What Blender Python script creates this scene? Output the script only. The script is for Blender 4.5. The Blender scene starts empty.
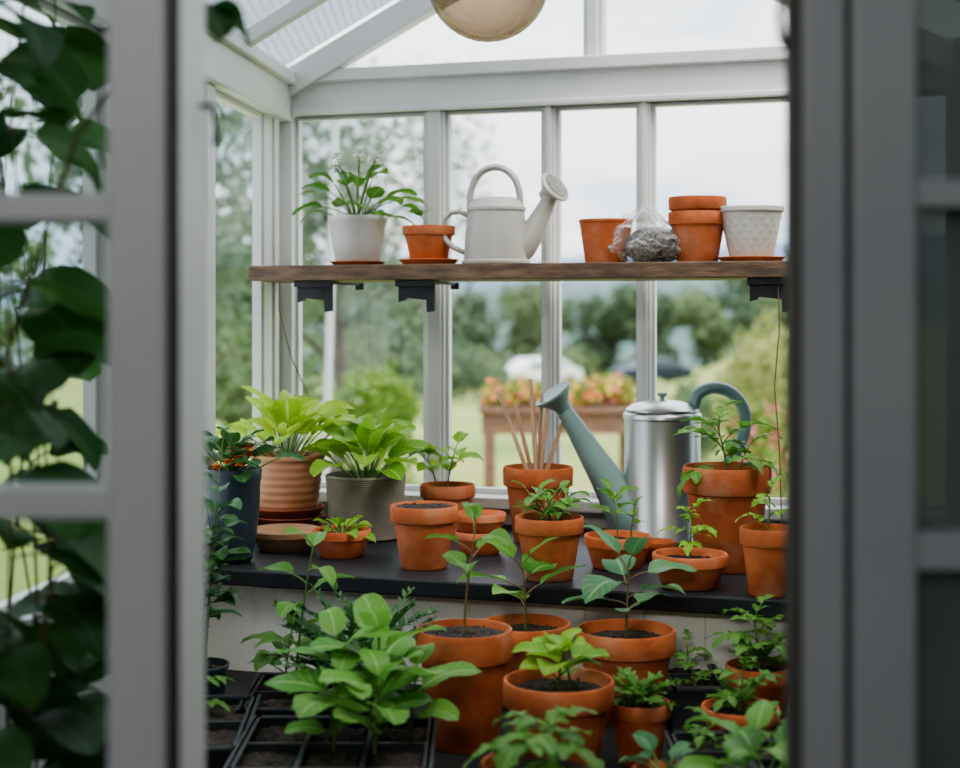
import bpy, math, random
from mathutils import Vector, Matrix, noise
random.seed(11)
R_=random.uniform
SC=bpy.context.scene
V=Vector
def link(o): SC.collection.objects.link(o); return o
try:
    SC.view_settings.look='AgX - Medium High Contrast'
except Exception: pass

# ------------------------------------------------------------------ materials
def newmat(name):
    m=bpy.data.materials.new(name); m.use_nodes=True
    nt=m.node_tree; nt.nodes.clear()
    out=nt.nodes.new('ShaderNodeOutputMaterial')
    return m,nt,out
def N(nt,t,**kw):
    n=nt.nodes.new(t)
    for k,v in kw.items(): setattr(n,k,v)
    return n
def mixcol(nt,fac,a,b):
    n=nt.nodes.new('ShaderNodeMix'); n.data_type='RGBA'
    if isinstance(fac,(int,float)): n.inputs[0].default_value=fac
    else: nt.links.new(fac,n.inputs[0])
    for i,c in ((6,a),(7,b)):
        if isinstance(c,tuple): n.inputs[i].default_value=(*c[:3],1)
        else: nt.links.new(c,n.inputs[i])
    return n.outputs[2]
def mat(name,c1,c2=None,rough=.6,metal=0,nscale=6,bump=0,bscale=60,stretch=(1,1,1),c3=None,c3scale=3,trans=0,spec=.5,objvar=0,contrast=(.35,.65),c3lo=.56):
    m,nt,out=newmat(name); L=nt.links.new
    p=N(nt,'ShaderNodeBsdfPrincipled'); L(p.outputs[0],out.inputs[0])
    p.inputs['Roughness'].default_value=rough; p.inputs['Metallic'].default_value=metal
    p.inputs['Specular IOR Level'].default_value=spec
    if trans: p.inputs['Transmission Weight'].default_value=trans
    tc=N(nt,'ShaderNodeTexCoord'); mp=N(nt,'ShaderNodeMapping'); L(tc.outputs['Object'],mp.inputs[0])
    mp.inputs['Scale'].default_value=stretch
    if objvar:
        oi0=N(nt,'ShaderNodeObjectInfo'); va=N(nt,'ShaderNodeVectorMath',operation='SCALE'); va.inputs[0].default_value=(7,5,9); L(oi0.outputs['Random'],va.inputs['Scale'])
        L(va.outputs[0],mp.inputs['Location'])
    col=c1
    if c2:
        nz=N(nt,'ShaderNodeTexNoise'); nz.inputs['Scale'].default_value=nscale; nz.inputs['Detail'].default_value=6
        L(mp.outputs[0],nz.inputs[0])
        mr=N(nt,'ShaderNodeMapRange'); mr.inputs[1].default_value=contrast[0]; mr.inputs[2].default_value=contrast[1]
        L(nz.outputs[0],mr.inputs[0])
        col=mixcol(nt,mr.outputs[0],c1,c2)
    if c3:
        nz=N(nt,'ShaderNodeTexNoise'); nz.inputs['Scale'].default_value=c3scale; nz.inputs['Detail'].default_value=8
        L(mp.outputs[0],nz.inputs[0])
        mr=N(nt,'ShaderNodeMapRange'); mr.inputs[1].default_value=c3lo; mr.inputs[2].default_value=.75; mr.inputs[4].default_value=.7
        L(nz.outputs[0],mr.inputs[0])
        col=mixcol(nt,mr.outputs[0],col,c3)
    if objvar:
        oi=N(nt,'ShaderNodeObjectInfo'); hs=N(nt,'ShaderNodeHueSaturation')
        mr=N(nt,'ShaderNodeMapRange'); mr.inputs[3].default_value=1-objvar; mr.inputs[4].default_value=1+objvar
        L(oi.outputs['Random'],mr.inputs[0]); L(mr.outputs[0],hs.inputs['Value'])
        if isinstance(col,tuple): hs.inputs['Color'].default_value=(*col,1)
        else: L(col,hs.inputs['Color'])
        col=hs.outputs[0]
    if isinstance(col,tuple): p.inputs['Base Color'].default_value=(*col,1)
    else: L(col,p.inputs['Base Color'])
    if bump:
        nb=N(nt,'ShaderNodeTexNoise'); nb.inputs['Scale'].default_value=bscale; nb.inputs['Detail'].default_value=5
        L(mp.outputs[0],nb.inputs[0])
        b=N(nt,'ShaderNodeBump'); b.inputs['Strength'].default_value=bump; b.inputs['Distance'].default_value=.003
        L(nb.outputs[0],b.inputs['Height']); L(b.outputs[0],p.inputs['Normal'])
    return m
def leafmat(name,c1,c2,vein=None,transl=.35,rough=.42):
    m,nt,out=newmat(name); L=nt.links.new
    g=N(nt,'ShaderNodeNewGeometry')
    col=mixcol(nt,g.outputs['Random Per Island'],c1,c2)
    if vein:
        uv=N(nt,'ShaderNodeUVMap'); sx=N(nt,'ShaderNodeSeparateXYZ'); L(uv.outputs[0],sx.inputs[0])
        a=N(nt,'ShaderNodeMath',operation='SUBTRACT'); a.inputs[1].default_value=.5; L(sx.outputs[1],a.inputs[0])
        ab=N(nt,'ShaderNodeMath',operation='ABSOLUTE'); L(a.outputs[0],ab.inputs[0])
        mid=N(nt,'ShaderNodeMapRange'); mid.inputs[1].default_value=.03; mid.inputs[2].default_value=.06; mid.inputs[3].default_value=1; mid.inputs[4].default_value=0
        L(ab.outputs[0],mid.inputs[0])
        m1=N(nt,'ShaderNodeMath',operation='MULTIPLY_ADD'); L(ab.outputs[0],m1.inputs[0]); m1.inputs[1].default_value=-.55; L(sx.outputs[0],m1.inputs[2])
        m2=N(nt,'ShaderNodeMath',operation='MULTIPLY'); L(m1.outputs[0],m2.inputs[0]); m2.inputs[1].default_value=42
        m3=N(nt,'ShaderNodeMath',operation='SINE'); L(m2.outputs[0],m3.inputs[0])
        m4=N(nt,'ShaderNodeMapRange'); m4.inputs[1].default_value=.80; m4.inputs[2].default_value=1; m4.inputs[4].default_value=.55; L(m3.outputs[0],m4.inputs[0])
        mx=N(nt,'ShaderNodeMath',operation='MAXIMUM'); L(mid.outputs[0],mx.inputs[0]); L(m4.outputs[0],mx.inputs[1])
        mm=N(nt,'ShaderNodeMath',operation='MULTIPLY'); L(mx.outputs[0],mm.inputs[0]); mm.inputs[1].default_value=.7
        col=mixcol(nt,mm.outputs[0],col,vein)
    p=N(nt,'ShaderNodeBsdfPrincipled'); p.inputs['Roughness'].default_value=rough; p.inputs['Specular IOR Level'].default_value=.3
    L(col,p.inputs['Base Color'])
    t=N(nt,'ShaderNodeBsdfTranslucent')
    hs=N(nt,'ShaderNodeHueSaturation'); hs.inputs['Value'].default_value=1.4; L(col,hs.inputs['Color']); L(hs.outputs[0],t.inputs[0])
    mx=N(nt,'ShaderNodeMixShader'); mx.inputs[0].default_value=transl
    L(p.outputs[0],mx.inputs[1]); L(t.outputs[0],mx.inputs[2]); L(mx.outputs[0],out.inputs[0])
    return m
def glassmat(name,tint=(.97,.99,.98),gloss=.05,haze=0,hazecol=(.9,.9,.9),rough=.02,pattern=False,diff=0,diffcol=(.2,.2,.2)):
    m,nt,out=newmat(name); L=nt.links.new
    t=N(nt,'ShaderNodeBsdfTransparent'); t.inputs[0].default_value=(*tint,1)
    g=N(nt,'ShaderNodeBsdfGlossy'); g.inputs['Roughness'].default_value=rough
    m1=N(nt,'ShaderNodeMixShader'); m1.inputs[0].default_value=gloss
    L(t.outputs[0],m1.inputs[1]); L(g.outputs[0],m1.inputs[2])
    last=m1
    if haze:
        tl=N(nt,'ShaderNodeBsdfTranslucent'); tl.inputs[0].default_value=(*hazecol,1)
        m2=N(nt,'ShaderNodeMixShader'); m2.inputs[0].default_value=haze
        if pattern:
            tc=N(nt,'ShaderNodeTexCoord'); w=N(nt,'ShaderNodeTexWave'); w.inputs['Scale'].default_value=22; w.inputs['Distortion'].default_value=1.5; L(tc.outputs['Object'],w.inputs[0])
            w2=N(nt,'ShaderNodeTexWave',bands_direction='Y'); w2.inputs['Scale'].default_value=22; w2.inputs['Distortion'].default_value=1.5; L(tc.outputs['Object'],w2.inputs[0])
            mxx=N(nt,'ShaderNodeMath',operation='MAXIMUM'); L(w.outputs[1],mxx.inputs[0]); L(w2.outputs[1],mxx.inputs[1])
            ad=N(nt,'ShaderNodeMapRange'); ad.inputs[1].default_value=.4; ad.inputs[2].default_value=1; ad.inputs[3].default_value=.45; ad.inputs[4].default_value=.98; L(mxx.outputs[0],ad.inputs[0])
            L(ad.outputs[0],m2.inputs[0])
        L(last.outputs[0],m2.inputs[1]); L(tl.outputs[0],m2.inputs[2]); last=m2
    if diff:
        df=N(nt,'ShaderNodeBsdfDiffuse'); df.inputs[0].default_value=(*diffcol,1)
        m3=N(nt,'ShaderNodeMixShader'); m3.inputs[0].default_value=diff
        L(last.outputs[0],m3.inputs[1]); L(df.outputs[0],m3.inputs[2]); last=m3
    L(last.outputs[0],out.inputs[0])
    return m

TERRA=mat('terracotta',(.60,.180,.068),(.42,.11,.040),rough=.85,nscale=18,bump=.3,bscale=120,c3=(.60,.33,.21),c3scale=13,objvar=.16,c3lo=.53,spec=.3)
TERRAD=mat('terracotta_shade',(.42,.125,.05),(.32,.085,.035),rough=.85,nscale=10,bump=.2,c3=(.46,.22,.13),objvar=.1)
PEACH=mat('peach_clay',(.56,.29,.16),(.48,.22,.11),rough=.7,nscale=12,bump=.2)
TAN=mat('tan_clay',(.46,.28,.16),(.38,.21,.12),rough=.75,nscale=12,bump=.2)
GREYPOT=mat('grey_stoneware',(.29,.255,.20),(.19,.17,.14),rough=.7,nscale=20,bump=.3)
DARKPOT=mat('slate_glaze',(.050,.070,.09),(.035,.05,.07),rough=.35,nscale=9)
WHITEPOT=mat('white_ceramic',(.66,.64,.59),(.54,.525,.48),rough=.4,nscale=12,bump=.1)
CREAM=mat('cream_enamel',(.52,.505,.455),(.43,.415,.37),rough=.35,nscale=7)
SOIL=mat('potting_soil',(.018,.012,.009),(.05,.034,.025),rough=.95,nscale=120,bump=1,bscale=260,c3=(.20,.16,.12),c3scale=260)
GRAVEL=mat('grey_gravel',(.04,.036,.036),(.24,.22,.20),rough=.95,nscale=230,bump=1,bscale=260,contrast=(.45,.6))
WHITE=mat('white_paint',(.75,.745,.72),(.67,.665,.64),rough=.45,nscale=5,bump=.06,bscale=30)
PANEL=mat('pale_panel_paint',(.90,.87,.82),(.83,.80,.75),rough=.5,nscale=5,bump=.06,bscale=30)
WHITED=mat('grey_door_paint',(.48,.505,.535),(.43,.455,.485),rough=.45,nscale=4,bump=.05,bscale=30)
WHITEE=mat('shaded_grey_door_paint',(.34,.365,.40),(.30,.325,.36),rough=.45,nscale=4,bump=.05,bscale=30)  # darker copy of the door paint, right side's shade put into colour
BLACKRUB=mat('black_seal',(.02,.02,.022),rough=.7)
BROWNSEAL=mat('brown_seal',(.045,.036,.033),rough=.7)
IRON=mat('black_iron',(.018,.018,.020),(.03,.03,.033),rough=.5,metal=.3,nscale=30)
BENCH=mat('dark_bench_board',(.016,.018,.022),(.027,.03,.035),rough=.45,nscale=8,bump=.15,bscale=30,spec=.35)
TABLE=mat('dark_table_board',(.014,.014,.014),(.024,.022,.02),rough=.7,nscale=8,bump=.2,spec=.3)
TRAYM=mat('black_plastic',(.035,.038,.045),(.05,.054,.06),rough=.35,nscale=10,spec=.7)
WOOD=mat('aged_shelf_wood',(.20,.12,.07),(.085,.053,.035),rough=.6,nscale=7,stretch=(1,9,14),bump=.35,bscale=20,c3=(.28,.19,.12),c3scale=3)
STAKE=mat('bare_wood',(.60,.40,.25),(.46,.29,.17),rough=.7,nscale=12,stretch=(8,8,1))
OUTWOOD=mat('weathered_wood',(.22,.11,.07),(.13,.07,.045),rough=.8,nscale=6,stretch=(1,6,6))
STEEL=mat('galvanised_steel',(.66,.66,.64),(.44,.45,.45),rough=.34,metal=1,nscale=7,bump=.06,bscale=8,stretch=(1,1,.35))
TEAL=mat('grey_teal_enamel',(.26,.37,.345),(.20,.30,.28),rough=.4,nscale=6)
TEALD=mat('deep_grey_teal_enamel',(.20,.31,.295),(.155,.25,.24),rough=.4,nscale=6)
STEMG=mat('green_stem',(.14,.23,.05),(.10,.17,.04),rough=.5,nscale=30)
STEMR=mat('reddish_stem',(.20,.11,.05),(.14,.15,.045),rough=.5,nscale=30)
BARK=mat('bark',(.12,.09,.07),(.07,.055,.045),rough=.9,nscale=10,bump=.5)
FLOORM=mat('stone_floor',(.13,.12,.115),(.09,.085,.08),rough=.8,nscale=4,bump=.2)
ROOMW=mat('room_plaster',(.20,.20,.20),(.17,.17,.17),rough=.9,nscale=4)
DARKW=mat('shaded_wall_paint',(.07,.085,.075),(.04,.055,.045),rough=.8,nscale=3)  # dark green-grey paint puts the side wall's shade into its colour
TWINE=mat('jute_twine',(.26,.18,.11),(.18,.12,.07),rough=.95,nscale=60)
PETW=mat('white_petal',(.90,.90,.84),rough=.6)
PETO=mat('orange_petal',(.78,.18,.02),(.85,.38,.03),rough=.6,nscale=30)
LBRIGHT=leafmat('leaf_bright',(.14,.34,.03),(.28,.47,.055),(.45,.60,.16))
LYEL=leafmat('leaf_yellowgreen',(.24,.42,.03),(.42,.55,.07),(.55,.68,.22))
LMID=leafmat('leaf_mid',(.075,.21,.03),(.14,.30,.05),(.28,.44,.14))
LPEP=leafmat('leaf_pepper',(.075,.24,.040),(.18,.38,.07),(.36,.52,.20),transl=.35)
LDEEP=leafmat('leaf_deep',(.022,.09,.026),(.055,.15,.04),(.13,.26,.10),transl=.25)
LDARK=leafmat('leaf_dark_vine',(.020,.080,.020),(.060,.155,.035),(.09,.19,.06),transl=.42)
LBLUE=leafmat('leaf_bluegreen',(.05,.16,.06),(.11,.24,.10),(.24,.38,.2),transl=.25)
GLASS=glassmat('clear_glass')
DOORGLASS=glassmat('door_glass',tint=(.68,.72,.71),gloss=.05)
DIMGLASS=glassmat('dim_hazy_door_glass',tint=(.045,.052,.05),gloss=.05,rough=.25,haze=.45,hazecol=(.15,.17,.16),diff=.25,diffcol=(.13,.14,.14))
ROOFGLASS=glassmat('textured_roof_glass',tint=(.50,.53,.56),haze=.5,hazecol=(.20,.21,.22),pattern=True)

# ------------------------------------------------------------------ mesh builder
class MB:
    def __init__(s): s.v=[];s.f=[];s.uv=[];s.m=[]
    def face(s,idx,uv=None,mi=0):
        s.f.append(idx); s.uv.append(uv or [(0,.5)]*len(idx)); s.m.append(mi)
    def prism(s,pts,z0,z1,mi=0):
        b=len(s.v); n=len(pts)
        for z in (z0,z1):
            for p in pts: s.v.append((p[0],p[1],z))
        s.face(list(range(b+n-1,b-1,-1)),mi=mi); s.face(list(range(b+n,b+2*n)),mi=mi)
        for i in range(n):
            j=(i+1)%n; s.face([b+i,b+j,b+n+j,b+n+i],mi=mi)
    def box(s,x0,x1,y0,y1,z0,z1,mi=0):
        s.prism([(x0,y0),(x1,y0),(x1,y1),(x0,y1)],z0,z1,mi)
    def hexa(s,c,mi=0):
        b=len(s.v); s.v+= [tuple(p) for p in c]
        for f in ([3,2,1,0],[4,5,6,7],[0,1,5,4],[1,2,6,5],[2,3,7,6],[3,0,4,7]): s.face([b+i for i in f],mi=mi)
    def lathe(s,prof,n=40,mi=0,mod=None,off=(0,0,0)):
        rings=[]
        for (r,z) in prof:
            if r<1e-6: s.v.append((off[0],off[1],z+off[2])); rings.append([len(s.v)-1])
            else:
                b=len(s.v)
                for i in range(n):
                    a=2*math.pi*i/n; rr=r*(mod(a,z) if mod else 1)
                    s.v.append((off[0]+rr*math.cos(a),off[1]+rr*math.sin(a),z+off[2]))
                rings.append(list(range(b,b+n)))
        for A,B in zip(rings,rings[1:]):
            for i in range(n):
                j=(i+1)%n
                if len(A)==1 and len(B)==1: continue
                if len(A)==1: s.face([A[0],B[j],B[i]],mi=mi)
                elif len(B)==1: s.face([A[i],A[j],B[0]],mi=mi)
                else: s.face([A[i],A[j],B[j],B[i]],mi=mi)
    def tube(s,pts,rad,n=6,mi=0,flat=None):
        pts=[V(p) for p in pts]; k=len(pts)
        if not isinstance(rad,(list,tuple)): rad=[rad]*k
        prev=None; rings=[]
        for i,p in enumerate(pts):
            t=(pts[min(i+1,k-1)]-pts[max(i-1,0)])
            t=t.normalized() if t.length>1e-9 else V((0,0,1))
            if prev is None:
                a=V((0,1,0)) if abs(t.y)<.9 else V((1,0,0))
            else: a=prev
            a=(a-t*a.dot(t)).normalized(); prev=a; c=t.cross(a)
            b=len(s.v)
            for j in range(n):
                th=2*math.pi*j/n
                ra=rad[i]*(flat[0] if flat else 1); rc=rad[i]*(flat[1] if flat else 1)
                s.v.append(tuple(p+a*math.cos(th)*ra+c*math.sin(th)*rc))
            rings.append(range(b,b+n))
        for A,B in zip(rings,rings[1:]):
            for j in range(n):
                l=(j+1)%n; s.face([A[j],A[l],B[l],B[j]],mi=mi)
        s.face(list(reversed(rings[0])),mi=mi); s.face(list(rings[-1]),mi=mi)
    def leaf(s,base,az,el,L,W,shape='ov',droop=.8,fold=.35,roll=0,nl=8,nw=4,mi=0,wave=.05):
        p=V(base); side0=V((-math.sin(az),math.cos(az),0)); b=len(s.v)
        hx=V((math.cos(az),math.sin(az),0))
        ph=R_(0,6)
        for i in range(nl+1):
            u=i/nl; e=el-droop*u
            t=hx*math.cos(e)+V((0,0,1))*math.sin(e)
            nrm=t.cross(side0)
            if nrm.z<0 and abs(e)<1.57: nrm=-nrm
            sd=side0*math.cos(roll)+nrm*math.sin(roll); nn=nrm*math.cos(roll)-side0*math.sin(roll)
            w=SH[shape](u)*W/2
            for j in range(nw+1):
                v=2*j/nw-1
                q=p+sd*(w*v*math.cos(fold))+nn*(abs(v)*w*math.sin(fold))+nn*(wave*W*abs(v)*math.sin(9*u+ph+v))
                s.v.append(tuple(q))
            p=p+t*(L/nl)
        for i in range(nl):
            for j in range(nw):
                a=b+i*(nw+1)+j
                us=[(i/nl,j/nw),((i+1)/nl,j/nw),((i+1)/nl,(j+1)/nw),(i/nl,(j+1)/nw)]
                s.face([a,a+nw+1,a+nw+2,a+1],us,mi)
    def obj(s,name,mats,parent=None,loc=(0,0,0),rz=0,smooth=True,bevel=0,merge=False):
        me=bpy.data.meshes.new(name); me.from_pydata(s.v,[],s.f)
        uvl=me.uv_layers.new(name='UVMap')
        k=0
        for u in s.uv:
            for c in u: uvl.data[k].uv=c; k+=1
        for m in (mats if isinstance(mats,list) else [mats]): me.materials.append(m)
        me.polygons.foreach_set('material_index',s.m)
        if smooth: me.polygons.foreach_set('use_smooth',[True]*len(s.f))
        me.update()
        o=bpy.data.objects.new(name,me); link(o)
        o.location=loc; o.rotation_euler=(0,0,rz)
        if parent: o.parent=parent
        if bevel:
            bv=o.modifiers.new('bevel','BEVEL'); bv.width=bevel; bv.segments=2; bv.limit_method='ANGLE'; bv.angle_limit=.6
        if smooth and hasattr(me,'set_sharp_from_angle'): me.set_sharp_from_angle(angle=.7)
        return o
SH={'ov':lambda u:max(.02,2.55*(u**.55)*((1-u)**.85)) if 0<u<1 else .02,
    'round':lambda u:max(.03,2*(u**.45)*((1-u)**.45)) if 0<u<1 else .03,
    'heart':lambda u:max(.12,2.03*(u**.35)*((1-u)**.8)) if 0<u<1 else (.25 if u==0 else .02),
    'lance':lambda u:max(.02,3.16*(u**.7)*(1-u)) if 0<u<1 else .02,
    'broad':lambda u:max(.03,2.16*(u**.5)*((1-u)**.62)) if 0<u<1 else .03,
    'lobe':lambda u:(max(.03,2.45*(u**.5)*((1-u)**.8)*(1-.38*abs(math.sin(3.4*math.pi*u)))) if 0<u<1 else .03)}
def info(o,label=None,cat=None,group=None,kind=None):
    if label: o['label']=label
    if cat: o['category']=cat
    if group: o['group']=group
    if kind: o['kind']=kind
    return o
def thing(name,loc,label,cat,group=None,kind=None,rz=0):
    e=bpy.data.objects.new(name,None); e.empty_display_size=.02; link(e); e.location=loc; e.rotation_euler=(0,0,rz)
    return info(e,label,cat,group,kind)

# ------------------------------------------------------------------ greenhouse frames
C0=V((-.407,3.05)); U=V((.956,-.294)).normalized(); NN=V((-.294,-.956)).normalized()
VL=V((-.108,-.994)).normalized(); ML=V((.994,-.108)).normalized()
def W(s,o): p=C0+U*s+NN*o; return (p.x,p.y)
def LW(t,o): p=C0+VL*t+ML*o; return (p.x,p.y)
C1=C0+U*1.3
def RW(t,o): p=C1+VL*t-ML*o; return (p.x,p.y)
def fbox(mb,F,a0,a1,o0,o1,z0,z1,mi=0): mb.prism([F(a0,o0),F(a1,o0),F(a1,o1),F(a0,o1)],z0,z1,mi)
ZB=.835; ZS=1.332; ZL=.67

mb=MB(); mb.prism([(-1.6,-2),(1.6,-2),(1.6,1.1),(.70,1.1),(C1.x+.03,C1.y+.03),(C0.x-.03,C0.y+.06),(-.64,1.1),(-1.6,1.1)],-.06,0)
info(mb.obj('floor',FLOORM,smooth=False),'grey stone floor','floor',kind='structure')
mb=MB(); mb.box(-1.6,1.6,-2,1.08,2.4,2.46); info(mb.obj('ceiling',ROOMW,smooth=False),'plain plaster ceiling of the darker room','ceiling',kind='structure')
mb=MB(); mb.box(-1.66,-1.6,-2,1.08,0,2.4); info(mb.obj('wall_west',ROOMW,smooth=False),'plain room wall','wall',kind='structure')
mb=MB(); mb.box(1.6,1.66,-2,1.08,0,2.4); info(mb.obj('wall_east',ROOMW,smooth=False),'plain room wall','wall',kind='structure')
mb=MB(); mb.box(-1.66,1.66,-2.06,-2,0,2.4); info(mb.obj('wall_south',ROOMW,smooth=False),'plain room wall','wall',kind='structure')
mb=MB(); mb.box(-1.6,-.56,1.0,1.09,0,2.4); mb.box(.56,1.6,1.0,1.09,0,2.4); mb.box(-.56,.56,1.0,1.09,2.0,2.4)
info(mb.obj('wall_front',ROOMW,smooth=False),'plastered wall around the doorway','wall',kind='structure')

mb=MB(); fbox(mb,W,0,1.3,-.05,.0,0,.87); info(mb.obj('wall_back',WHITE,smooth=False),'low white boarded wall under the windows','wall',kind='structure')
mb=MB(); fbox(mb,LW,.03,1.96,-.03,.0,0,.87); info(mb.obj('wall_left',WHITE,smooth=False),'low white boarded wall under the side windows','wall',kind='structure')
mb=MB(); fbox(mb,RW,.0,1.58,-.03,.0,0,1.72); info(mb.obj('wall_right',DARKW,smooth=False),'side wall painted dark to look shaded','wall',kind='structure')
tn=[0]
def trim(mb,label,m=WHITE,bevel=.003):
    tn[0]+=1; return info(mb.obj('trim_%d'%tn[0],m,smooth=False,bevel=bevel),label,'trim',kind='structure')
mb=MB(); fbox(mb,W,.0,1.3,-.06,.055,.87,.892); trim(mb,'white window sill board')
mb=MB(); fbox(mb,W,-.02,1.32,-.05,.02,1.64,1.72); fbox(mb,W,-.02,1.32,-.05,.035,1.705,1.73); fbox(mb,W,.04,1.3,-.05,.028,1.64,1.652); trim(mb,'thick white painted head beam above the windows')
mb=MB(); fbox(mb,W,-.03,.036,-.03,.020,0.87,1.66); trim(mb,'white corner post')
mb=MB(); fbox(mb,LW,.0,.15,-.006,.006,.87,1.66); fbox(mb,LW,.06,.085,-.01,.012,.87,1.66); trim(mb,'white corner post of side wall')
for a,b in ((.3165,.356),(.5566,.579),(.7418,.764),(1.03,1.075)):
    mb=MB(); fbox(mb,W,a,b,-.022,.012,.892,1.64); fbox(mb,W,a+.006,b-.006,.010,.018,.892,1.64); trim(mb,'white painted window mullion',bevel=.002)
mb=MB(); fbox(mb,LW,.0,1.96,-.03,.03,1.63,1.72); fbox(mb,LW,.0,1.96,-.03,.045,1.70,1.725); trim(mb,'white eaves beam on the side wall')
mb=MB(); fbox(mb,LW,.0,1.96,-.04,.025,.87,.892); trim(mb,'white side sill board')
for t in (.51,.98,1.45,1.90):
    mb=MB(); fbox(mb,LW,t,t+.05,-.012,.015,.892,1.63); trim(mb,'white side window mullion')
wn=[0]
def window(F,a0,a1,z0,z1,w=.012):
    wn[0]+=1
    e=thing('window_%d'%wn[0],(0,0,0),'clear glazed white timber window','window',kind='structure')
    mb=MB()
    fbox(mb,F,a0,a0+w,-.015,.002,z0,z1); fbox(mb,F,a1-w,a1,-.015,.002,z0,z1)
    fbox(mb,F,a0+w,a1-w,-.015,.002,z0,z0+w*1.6); fbox(mb,F,a0+w,a1-w,-.015,.002,z1-w,z1)
    mb.obj('window_frame',WHITE,e,smooth=False)
    g=MB(); p=F(a0+w,-.008); q=F(a1-w,-.008)
    g.v=[(p[0],p[1],z0),(q[0],q[1],z0),(q[0],q[1],z1),(p[0],p[1],z1)]; g.face([0,1,2,3]); g.obj('glass_pane',GLASS,e,smooth=False)
for a,b in ((.036,.3165),(.356,.5566),(.579,.7418),(.764,1.03),(1.075,1.3)): window(W,a,b,.892,1.64,.007)
for a,b in ((.15,.51),(.56,.98),(1.03,1.45),(1.5,1.90)): window(LW,a,b,.892,1.63,.010)

# roof
def P3(F,a,o,z): x,y=F(a,o); return V((x,y,z))
ZE=1.72; ZR=2.05; TL=1.96
eb=P3(LW,0,0,ZE); rb=P3(W,.65,0,ZR); qb=P3(W,1.3,0,ZE)
v3=V((VL.x,VL.y,0))
def roofglass(a,b,m,l0,l1):
    g=MB(); g.v=[tuple(a+v3*l0),tuple(b+v3*l0),tuple(b+v3*l1),tuple(a+v3*l1)]; g.face([0,1,2,3])
    wn[0]+=1; info(g.obj('window_%d'%wn[0],m,smooth=False),'textured translucent roof glazing','roof glass',kind='structure')
roofglass(eb+V((0,0,.02)),rb+V((0,0,.02)),ROOFGLASS,0,TL-.02)
roofglass(qb+V((0,0,.02)),rb+V((0,0,.02)),GLASS,0,TL-.4)
def beam(a,b,w,h,label,dirw):
    mb=MB(); d=dirw*(w/2); dn=V((0,0,-h))
    mb.hexa([a-d+dn,a+d+dn,b+d+dn,b-d+dn,a-d,a+d,b+d,b-d]); return trim(mb,label,bevel=.002)
beam(eb+v3*.02,rb+v3*.02,.045,.058,'sloping gable rafter',v3)
beam(qb+v3*.02,rb+v3*.02,.045,.058,'sloping gable rafter',v3)
for l in (.40,.78,1.16,1.54):
    beam(eb+v3*l,rb+v3*l,.028,.03,'sloping roof glazing bar',v3)
    if l<1.5: beam(qb+v3*l,rb+v3*l,.028,.03,'sloping roof glazing bar',v3)
beam(rb+V((0,0,.02)),rb+V((0,0,.02))+v3*1.8,.04,.06,'white ridge beam',V((ML.x,ML.y,0)))
mb=MB(); fbox(mb,W,.633,.672,-.03,.006,1.73,2.02); fbox(mb,W,.642,.663,.006,.016,1.73,2.01); trim(mb,'short white gable mullion')
g=MB(); a=P3(W,0,-.01,1.73); b=P3(W,1.3,-.01,1.73); c=P3(W,.65,-.01,2.05); g.v=[tuple(a),tuple(b),tuple(c)]; g.face([0,1,2])
wn[0]+=1; info(g.obj('window_%d'%wn[0],GLASS,smooth=False),'triangular clear gable glazing','gable glass',kind='structure')
mb=MB(); mb.box(-.22,.50,2.185,2.215,1.87,1.90); trim(mb,'slim white roof tie beam')

# pendant lamp
e=thing('pendant_lamp',(.012,2.2,1.735),'smoky amber glass globe pendant lamp hanging from the roof','lamp')
mb=MB(); prof=[(0,-.091)]+[(.091*math.sin(a),-.091*math.cos(a)) for a in [math.pi*i/24 for i in range(1,22)]]+[(.03,.086)]
mb.lathe(prof,48)
LG,nt,out=newmat('amber_globe_glass')
p=N(nt,'ShaderNodeBsdfPrincipled'); p.inputs['Base Color'].default_value=(.26,.19,.12,1); p.inputs['Roughness'].default_value=.06; p.inputs['Specular IOR Level'].default_value=.8
t=N(nt,'ShaderNodeBsdfTransparent'); t.inputs[0].default_value=(.62,.53,.43,1)
lw=N(nt,'ShaderNodeLayerWeight'); lw.inputs[0].default_value=.35
mx=N(nt,'ShaderNodeMixShader'); mr=N(nt,'ShaderNodeMapRange'); mr.inputs[3].default_value=.20; mr.inputs[4].default_value=.95
nt.links.new(lw.outputs['Facing'],mr.inputs[0]); nt.links.new(mr.outputs[0],mx.inputs[0])
nt.links.new(t.outputs[0],mx.inputs[1]); nt.links.new(p.outputs[0],mx.inputs[2]); nt.links.new(mx.outputs[0],out.inputs[0])
mb.obj('globe_shade',LG,e)
mb=MB(); mb.lathe([(0,.115),(.02,.112),(.034,.1),(.034,.08),(.03,.078),(0,.078)],32); mb.obj('lamp_cap',IRON,e)
mb=MB(); mb.tube([(0,0,.11),(0,0,.14)],.003,8); mb.obj('suspension_rod',IRON,e)
mb=MB(); mb.lathe([(0,-.02),(.016,-.012),(.022,.008),(.016,.03),(.010,.045),(.010,.08),(0,.08)],24); mb.obj('light_bulb',mat('bulb_glass',(.7,.66,.55),rough=.2),e)

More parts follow.
